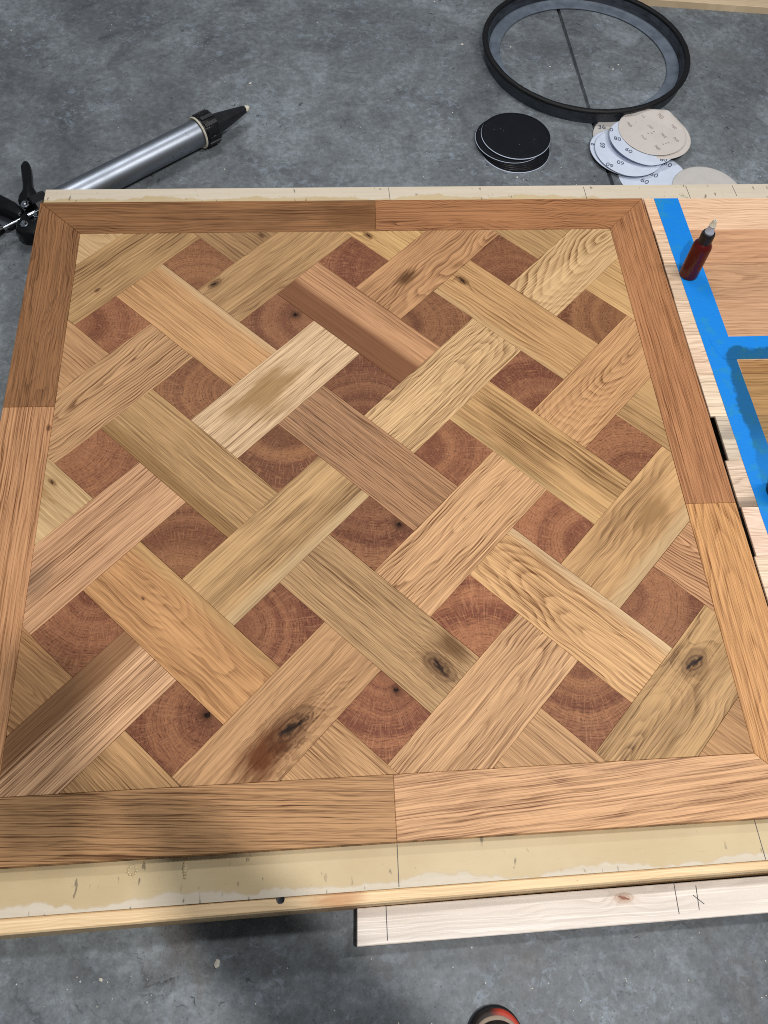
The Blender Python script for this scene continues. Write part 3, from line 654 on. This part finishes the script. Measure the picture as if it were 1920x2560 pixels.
# grip ribs around the cap
for k in range(14):
    a = 2 * math.pi * k / 14
    c, s_ = math.cos(a), math.sin(a); w = .0058
    v = []
    for X in (.0005, .0345):
        for rr, ww in ((.0375, -w), (.0375, w), (.0412, w * .8), (.0412, -w * .8)):
            v.append((X, rr * c - ww * s_, rr * s_ + ww * c))
    m = mesh('grip_rib', v, [(0, 1, 2, 3), (7, 6, 5, 4), (0, 4, 5, 1), (1, 5, 6, 2), (2, 6, 7, 3), (3, 7, 4, 0)])
    link('grip_rib', m, CAPM, capo)
on_axis('sealant_bead', [(.033, -.009), (.0375, -.010), (.0395, -.0075), (.0385, -.0055), (.033, -.005)], SEAL)
noz = on_axis('nozzle', [(.0255, .0395), (.0255, .046), (.0235, .052), (.0225, .062), (.0145, .11), (.0092, .139), (.0075, .1395), (.006, .134)], BLACK)
o = blob('sealant_tip', G0.x + AX.x * .141, G0.y + AX.y * .141, FL + zc, [(0, 0, .0088, 1.), (.004, .003, .007, 1.), (-.001, .004, .0065, .9), (.003, -.004, .0065, .9)], SEAL, gun, 8)
on_axis('rear_collar', [(.033, -.44), (.0365, -.437), (.037, -.43), (.041, -.428), (.041, -.455), (.041, -.462), (.0001, -.462)], BLACK, n=10)
def flat(name, pts, z0, z1, mat, bev=.004):
    """flat cast piece of the grip, outline in floor coordinates"""
    p = ccw([(x - G0.x, y - G0.y) for x, y in pts]); b = bmesh.new()
    vv = [b.verts.new((x, y, z0)) for x, y in p]; f = b.faces.new(vv)
    e = bmesh.ops.extrude_face_region(b, geom=[f])['geom']
    for v in e:
        if isinstance(v, bmesh.types.BMVert): v.co.z = z1
    bmesh.ops.recalc_face_normals(b, faces=b.faces)
    bmesh.ops.bevel(b, geom=list(b.edges), offset=bev, segments=3, profile=.5, affect='EDGES', clamp_overlap=True)
    m = bpy.data.meshes.new(name); b.to_mesh(m); b.free()
    for q in m.polygons: q.use_smooth = True
    return link(name, m, mat, gun)
GB = plain('gloss_black_casting', '050609', .3, .35, var=.2, scale=50, dark='0e0f13')
flat('trigger_lever', [(-.773, .877), (-.768, .894), (-.757, .893), (-.7500, .878), (-.745, .854), (-.737, .810), (-.7245, .787), (-.723, .768), (-.735, .752), (-.752, .748), (-.763, .757), (-.763, .775), (-.757, .795), (-.760, .818)], .036, .058, GB, .005)
flat('grip', [(-.87, .835), (-.773, .768), (-.748, .74), (-.757, .717), (-.80, .742), (-.885, .785)], .022, .046, GB, .006)
flat('bracket', [(-.763, .707), (-.748, .745), (-.718, .792), (-.690, .775), (-.66, .735), (-.69, .668), (-.722, .662), (-.747, .664), (-.762, .678)], .010, .044, GB, .006)
flat('guard_plate', [(-.90, .775), (-.803, .762), (-.765, .734), (-.782, .719), (-.89, .722)], .008, .016, plain('grey_plate', '565b63', .4, .4, .6), .002)
for x, y, z in ((-.743, .741, .060), (-.718, .722, .047), (-.742, .692, .047)):
    lathe('bolt', [(.0001, .006), (.0045, .006), (.0062, .004), (.0065, .0), (.0095, -.0005), (.0096, -.0025)], STEEL, gun, (x - G0.x, y - G0.y, z), n=6 if z < .05 else 20)
rd = tube('plunger_rod', [(-.75 - G0.x, .717 - G0.y, .040), (-.88 - G0.x, .613 - G0.y, .040)], .0042, STEEL, gun)
tube('rod_knob', [(-.790 - G0.x, .685 - G0.y, .040), (-.800 - G0.x, .677 - G0.y, .040), (-.83 - G0.x, .653 - G0.y, .040)], [.010, .0125, .0125], GB, gun, n=16)
tube('spring_rod', [(-.70 - G0.x, .742 - G0.y, .050), (-.735 - G0.x, .714 - G0.y, .050)], .0055, STEEL, gun)

# ------------------------------------------------------------------ black hoop
hoop = tag(empty('rubber_hoop', (.7014, 1.387, FL)), 'large round black hoop with a grey inner lip on the floor', 'hoop')
lathe('outer_wall', [(.281, .0), (.2845, .001), (.2855, .008), (.289, .030), (.2915, .034), (.279, .034), (.272, .012), (.270, .006), (.270, 0)], HOOPW, hoop, n=128)
def bead():
    n, m = 160, 10; vs, fs = [], []
    random.seed(2)
    for i in range(n):
        a = 2 * math.pi * i / n
        for k in range(m):
            b = 2 * math.pi * k / m; w = 1 + random.uniform(-.07, .07)
            r = .2862 + .0078 * w * math.cos(b); z = .0385 + .0058 * w * math.sin(b); vs.append((r * math.cos(a), r * math.sin(a), z))
    for i in range(n):
        for k in range(m):
            j, l = (i + 1) % n, (k + 1) % m; fs.append((i * m + k, j * m + k, j * m + l, i * m + l))
    return mesh('rim_bead', vs, fs, True)
link('rim_bead', bead(), BLACKR, hoop)
def lip():
    n = 180; prof = [(.2712, .012), (.2695, .0085), (.262, .0070), (.250, .0055), (.2425, .0060), (.2395, .0052), (.2388, .0035), (.2400, .0015)]; vs, fs = [], []; m = len(prof)
    for i in range(n):
        a = 2 * math.pi * i / n
        w = .0010 * math.sin(a * 23) * math.sin(a * 9 + 1) + .0006 * math.sin(a * 41)
        for k, (r, z) in enumerate(prof): vs.append((r * math.cos(a), r * math.sin(a), z + (w if 1 < k < 5 else 0)))
    for i in range(n):
        for k in range(m - 1):
            j = (i + 1) % n; fs.append((i * m + k, j * m + k, j * m + k + 1, i * m + k + 1))
    return mesh('inner_lip', vs, fs, True)
link('inner_lip', lip(), FLANGE, hoop)

# ------------------------------------------------------------------ sanding discs
def disc_mesh(rad, th, zf, n=72, rings=9):
    vs, fs = [(0, 0, zf(0, 0) + th)], []
    for k in range(1, rings + 1):
        for i in range(n):
            a = 2 * math.pi * i / n; x, y = rad * k / rings * math.cos(a), rad * k / rings * math.sin(a); vs.append((x, y, zf(x, y) + th))
    for i in range(n): fs.append((0, 1 + i, 1 + (i + 1) % n))
    for k in range(rings - 1):
        for i in range(n):
            j = (i + 1) % n; a = 1 + k * n; b = a + n; fs.append((a + i, b + i, b + j, a + j))
    s0 = len(vs)
    for i in range(n):
        a = 2 * math.pi * i / n; x, y = rad * math.cos(a), rad * math.sin(a); vs.append((x, y, zf(x, y)))
    e = 1 + (rings - 1) * n
    for i in range(n):
        j = (i + 1) % n; fs.append((e + i, s0 + i, s0 + j, e + j))
    fs.append(tuple(s0 + i for i in range(n))[::-1])
    m = mesh('disc', vs, fs, False)
    for p in m.polygons[:-n - 1]: p.use_smooth = True
    return m
RD = .0905
blacks = [(.449, 1.002, 0, 'white edged black sanding disc at the bottom of the dark pile'), (.446, 1.008, .0022, 'black sanding disc second from the bottom of the dark pile'),
          (.447, 1.012, .0046, 'black sanding disc third from the bottom of the dark pile'), (.443, 1.016, .0078, 'black sanding disc third from the top of the dark pile'),
          (.437, 1.024, .0110, 'black sanding disc shifted left just under the topmost dark one'), (.4525, 1.032, .0165, 'topmost black sanding disc of the dark pile')]
for k, (x, y, z, lab) in enumerate(blacks):
    t = tag(empty('sanding_disc', (x, y, FL + z)), lab, 'sanding disc', 'pile of black sanding discs')
    zf = lambda X, Y, k=k: .0004 * math.sin(X * 30 + k) + (.0010 * (X * X + Y * Y) / RD ** 2 if k else .0) + .0005
    link('backing', disc_mesh(RD + .0007, .0010 if k in (0, 5) else .0004, zf), WHITEP if k in (0, 4, 5) else BLACK, t, (-.0006, -.0014, 0) if k in (0, 5) else (-.0006, -.0004, 0))
    link('abrasive_face', disc_mesh(RD, .0013, lambda X, Y, zf=zf: zf(X, Y) + .0009), GRIT, t)
def paper(x, y, z, zf, mat, lab, prints, ink, size=.018, rad=RD):
    t = tag(empty('sanding_disc', (x, y, FL + z)), lab, 'sanding disc', 'heap of paper sanding discs')
    link('sheet', disc_mesh(rad, .0008, zf, n=96, rings=30), mat, t)
    for s, px, py, a in prints:
        text('printed_number', s, size, ink, t, (px, py, .001), R(a), z=lambda X, Y: zf(X, Y) + .0008)
    return t
flatf = lambda X, Y: .0006
paper(.795, .893, .0004, lambda X, Y: .0008 + .01 * max(0, X - .03), PAPER_BLUE, 'pale blue sanding disc numbered 60 tucked lowest against the plywood edge', [('60', .004, .006, -38), ('60', -.026, -.018, -36), ('60', .05, .045, -35)], INK, .022)
paper(.756, 1.040, .003, lambda X, Y: .001 + .25 * max(0, X * -.2 + Y * .6 - .02) ** 1.5, PAPER_GREY, 'pale grey sanding disc numbered 36 at the back left of the heap', [('36', -.060, .042, -3), ('36', -.066, .0, -10)], INK, .022)
paper(.734, .980, .0065, lambda X, Y: .001 + .08 * max(0, -X - .02), PAPER_BLUE, 'pale blue sanding disc just under the lower 60 disc on the left', [('9', -.078, .022, 60)], INK, .02)
paper(.744, .972, .011, lambda X, Y: .001 + .09 * max(0, -X - .02) * (1 + Y * 3), PAPER_BLUE, 'pale blue sanding disc with upside down 60 in the middle of the heap', [('60', -.030, -.040, 160), ('60', -.066, .022, 75), ('60', -.062, -.052, 150)], INK, .02)
paper(.786, 1.004, .016, lambda X, Y: .003 + .13 * max(0, -X - .0) - .004 * (Y > 9), PAPER_BLUE, 'pale blue sanding disc with 80 and 60 directly below the tan ones', [('80', -.070, .000, -12), ('60', -.048, -.042, -40), ('60', .040, -.070, -8), ('0', -.080, .034, -30)], INK, .02)
def curl(X, Y):
    return .004 + .10 * max(0, X * .35 + Y * .8 - .035) + .06 * max(0, -X - .03) + .010 * math.exp(-((X - .052) ** 2 + (Y - .065) ** 2) / .0004)
paper(.829, 1.026, .017, lambda X, Y: curl(X, Y) * .8, PAPER_TAN, 'tan sanding disc peeking out below the topmost tan one', [('P', .060, -.030, -50)], INKT, .013)
tp = [('P60', -.056, .028, -65), ('P60', -.012, .066, -60), ('P60', .0, .020, -60), ('P60', .034, .056, -62), ('P60', -.028, -.022, -58), ('P60', .028, -.014, -60), ('P60', .064, .020, -62), ('P60', .000, -.062, -60), ('P60', .058, -.030, -62),
      ('* * *', -.050, .062, 20), ('* * *', -.026, .040, 20), ('* x *', -.002, -.004, 22), ('* * *', .028, -.048, 22)]
paper(.817, 1.036, .0205, curl, PAPER_TAN, 'topmost tan sanding disc with a raised corner and faint grey print', tp, INKT, .0125)
paper(.925, .836, .002, lambda X, Y: .001 + .03 * max(0, Y * .8 - X * .2 - .02), PAPER_GREY, 'plain grey sanding disc lying alone right of the heap', [], INK)

# board at the far right
bd = tag(block('pale_board', [(.90, 1.655), (1.45, 1.600), (1.47, 1.80), (.92, 1.855)], FL, FL + .02, PINE, None, bev=.001, loc=(1.2, 1.7, FL + .02), rz=R(-5.5)), 'pale wooden board end at the far right corner of the floor', 'board')
grain(bd, 'd9c3a4', 'b39a78', gq=(110, .5, 1.), gr=(.4, .5, .2))

# ------------------------------------------------------------------ the person taking the picture: only a shoe tip is in the frame
per = tag(empty('person', (-.02, -1.16, FL)), 'person standing at the near edge, only the tip of a black and red shoe showing', 'person')
def skin_mesh(name, V, E, rad, sub=2):
    me = bpy.data.meshes.new(name + '_s'); me.from_pydata(V, E, []); ob = bpy.data.objects.new(name + '_s', me); COL.objects.link(ob)
    m = ob.modifiers.new('k', 'SKIN'); m.use_smooth_shade = True
    for i, v in enumerate(me.skin_vertices[0].data):
        v.radius = rad[i] if isinstance(rad[i], tuple) else (rad[i], rad[i]); v.use_root = (i == 0)
    sb = ob.modifiers.new('u', 'SUBSURF'); sb.levels = sub; sb.render_levels = sub
    out = bpy.data.meshes.new_from_object(ob.evaluated_get(bpy.context.evaluated_depsgraph_get())); out.name = name
    bpy.data.objects.remove(ob); return out
V, E, RR = [], [], []
def node(p, r, par=None):
    V.append(p); RR.append(r)
    if par is not None: E.append((par, len(V) - 1))
    return len(V) - 1
pel = node((0, -.02, .95), (.155, .11)); wa = node((0, -.03, 1.10), (.14, .10), pel); ch = node((0, -.03, 1.32), (.17, .115), wa)
nk0 = node((0, -.03, 1.46), (.07, .07), ch); nk = node((0, -.015, 1.52), .052, nk0); hd1 = node((0, .01, 1.60), (.072, .085), nk); hd2 = node((0, .012, 1.70), (.074, .09), hd1); node((0, .0, 1.765), (.045, .055), hd2)
for sgn, fx, fy in ((1, .145, .02), (-1, -.16, -.04)):
    hp = node((sgn * .09, -.02, .86), .095, pel); kne = node((sgn * .11 + (fx - sgn * .11) * .4, .0 + fy * .5, .49), .062, hp); an = node((fx, fy - .03, .10), .044, kne); node((fx, fy + .02, .055), .04, an)
    sh = node((sgn * .19, -.03, 1.40), .06, ch); el = node((sgn * .23, .03, 1.16), .058, sh); wr = node((sgn * .115 - .06, .215, 1.40), .042, el)
    pm = node((sgn * .092 - .07, .262, 1.445), (.024, .034), wr)
    for f in range(4):
        k1 = node((sgn * (.083 - .004 * f) - .07, .285 + f * .004, 1.475 - f * .018), .0085, pm); k2 = node((sgn * .060 - .07, .282 + f * .004, 1.490 - f * .018), .0078, k1); node((sgn * .048 - .07, .276, 1.492 - f * .018), .0068, k2)
    th = node((sgn * .088 - .07, .262, 1.492), .0095, pm); node((sgn * .066 - .07, .268, 1.512), .0085, th)
body = skin_mesh('body', V, E, RR)
SKIN = plain('skin', 'c99a80', .5, .35, var=.12); SHIRT = plain('dark_shirt', '2c3038', .85, .2, var=.3, scale=60); JEAN = plain('blue_jeans', '39465c', .85, .2, var=.3, scale=90)
for m in (SKIN, SHIRT, JEAN): body.materials.append(m)
for p in body.polygons:
    c = p.center; p.material_index = 2 if c.z < .97 else (1 if (c.z < 1.47 and c.y < .06 and not (abs(c.x) < .055 and c.z > 1.455)) else 0)
link('body', body, None, per)
HAIR = plain('brown_hair', '2f2119', .6, .3, var=.4, scale=150)
hv = lathe('hair', [(.0001, .098), (.045, .088), (.075, .055), (.088, .01), (.09, -.03), (.082, -.05)], HAIR, per, (0, -.008, 1.70), n=28); hv.scale = (.95, 1.12, 1)
for s in (-1, 1):
    blob('ear', per.location[0] + s * .078, per.location[1] + .005, FL + 1.655, [(0, 0, .014, 1.4), (0, -.004, .012, 2.)], SKIN, per, 5)
    lathe('eye', [(.0001, .006), (.006, .004), (.008, 0)], plain('eye_dark', '1d1611', .2, .5), per, (s * .03, .096, 1.645), n=12, rot=(R(-90), 0, 0))
blob('nose', per.location[0], per.location[1] + .105, FL + 1.615, [(0, 0, .013, 1.1), (0, -.006, .010, 3.)], SKIN, per, 6)
tube('mouth', [(-.022, .094, 1.575), (0, .100, 1.573), (.022, .094, 1.575)], .004, plain('lips', '9c5a4e', .5, .3), per, n=8)
# shoes: lofted upper, foam sole, red heel-to-toe rand
MESHF = plain('black_knit_mesh', '1b1815', .8, .25, var=.5, scale=320, dark='2e2a24', bs=.5); 
def m_rand():
    t = NT('red_and_black_rubber'); x, y, z = t.sep(t.obj()); n = t.noise(t.obj(), 90, 3)
    m = t.mul(t.sm(x, -.012, .012), t.sm(y, .045, .06))
    return t.fin(t.mix(m, t.mix(n, hx('17120f'), hx('2b211c')), t.mix(t.mul(n, .5), hx('b83c2a'), hx('8f2a1b'))), .5, .35)
RAND = m_rand()
CREAM = plain('cream_welt', '9a8878', .6, .3, var=.3, scale=90); SOLE = plain('black_sole', '141214', .6, .3)
def foot_outline(k=1.):      # x, y of the sole, toe at +y
    return [(x * k, y * (1 if y < 0 else k)) for x, y in ((-.012, .132), (.010, .134), (.028, .124), (.042, .102), (.049, .07), (.048, .03), (.040, -.03), (.036, -.09), (.034, -.13), (.022, -.152), (0, -.157), (-.022, -.152), (-.034, -.13), (-.036, -.09), (-.038, -.03), (-.043, .03), (-.045, .07), (-.040, .10), (-.029, .122))]
def loft(name, layers, mat, par, cap=True):
    vs, fs = [], []; n = len(layers[0])
    for l in layers: vs += l
    for k in range(len(layers) - 1):
        for i in range(n):
            j = (i + 1) % n; fs.append((k * n + i, k * n + j, (k + 1) * n + j, (k + 1) * n + i))
    if cap: fs += [tuple(range(n))[::-1], tuple((len(layers) - 1) * n + i for i in range(n))]
    m = mesh(name, vs, fs, True); b = bmesh.new(); b.from_mesh(m); bmesh.ops.recalc_face_normals(b, faces=b.faces); b.to_mesh(m); b.free()
    o = link(name, m, mat, par)
    s = o.modifiers.new('s', 'SUBSURF'); s.levels = 2; s.render_levels = 2
    return o
def shoe(loc, rz):
    t = link('shoe', None, None, per, loc, rz)
    fo = foot_outline()
    lay = lambda k, z, dy=0., rise=0.: [(x * k, (y if y < -.05 else -.05 + (y + .05) * k) + dy, z + rise * max(0, y) * 6) for x, y in fo]
    loft('sole', [lay(1.02, .0), lay(1.05, .006), lay(1.05, .018), lay(1.01, .022)], SOLE, t)
    loft('rand', [lay(.99, .016), lay(1.035, .020), lay(1.02, .029), lay(.96, .031)], RAND, t)
    loft('welt', [lay(.95, .028), lay(.985, .030), lay(.975, .034), lay(.93, .035)], CREAM, t)
    loft('upper', [lay(.95, .030), lay(.955, .040), lay(.90, .055), lay(.76, .067), [(x * .62, -.05 + (y + .05) * .55 if y > -.05 else y * .98, .085 + (.02 if y < 0 else 0)) for x, y in fo], [(x * .6, -.075 + (y + .05) * .36 if y > -.05 else y * .96, .105) for x, y in fo]], MESHF, t)
    tc = loft('toe_stitching', [[(x * .60, .036 + (y - .03) * .62, .0665 - max(0, y - .03) * .11) for x, y in fo if y > .02], [(x * .58, .036 + (y - .03) * .60, .0685 - max(0, y - .03) * .11) for x, y in fo if y > .02]], MESHF, t)
    return t
shoe((.146, .108, 0), R(-6)); shoe((-.16, .03, 0), R(8))
ph = tag(empty('phone', (-.09046, -.85626, 1.33723)), 'black phone held in both hands over the near edge', 'phone')
ph.rotation_euler = camo.rotation_euler
link('body', mesh('body', *prism(rect(-.036, -.045, .036, .105), .012, .020, .0015)), BLACK, ph)
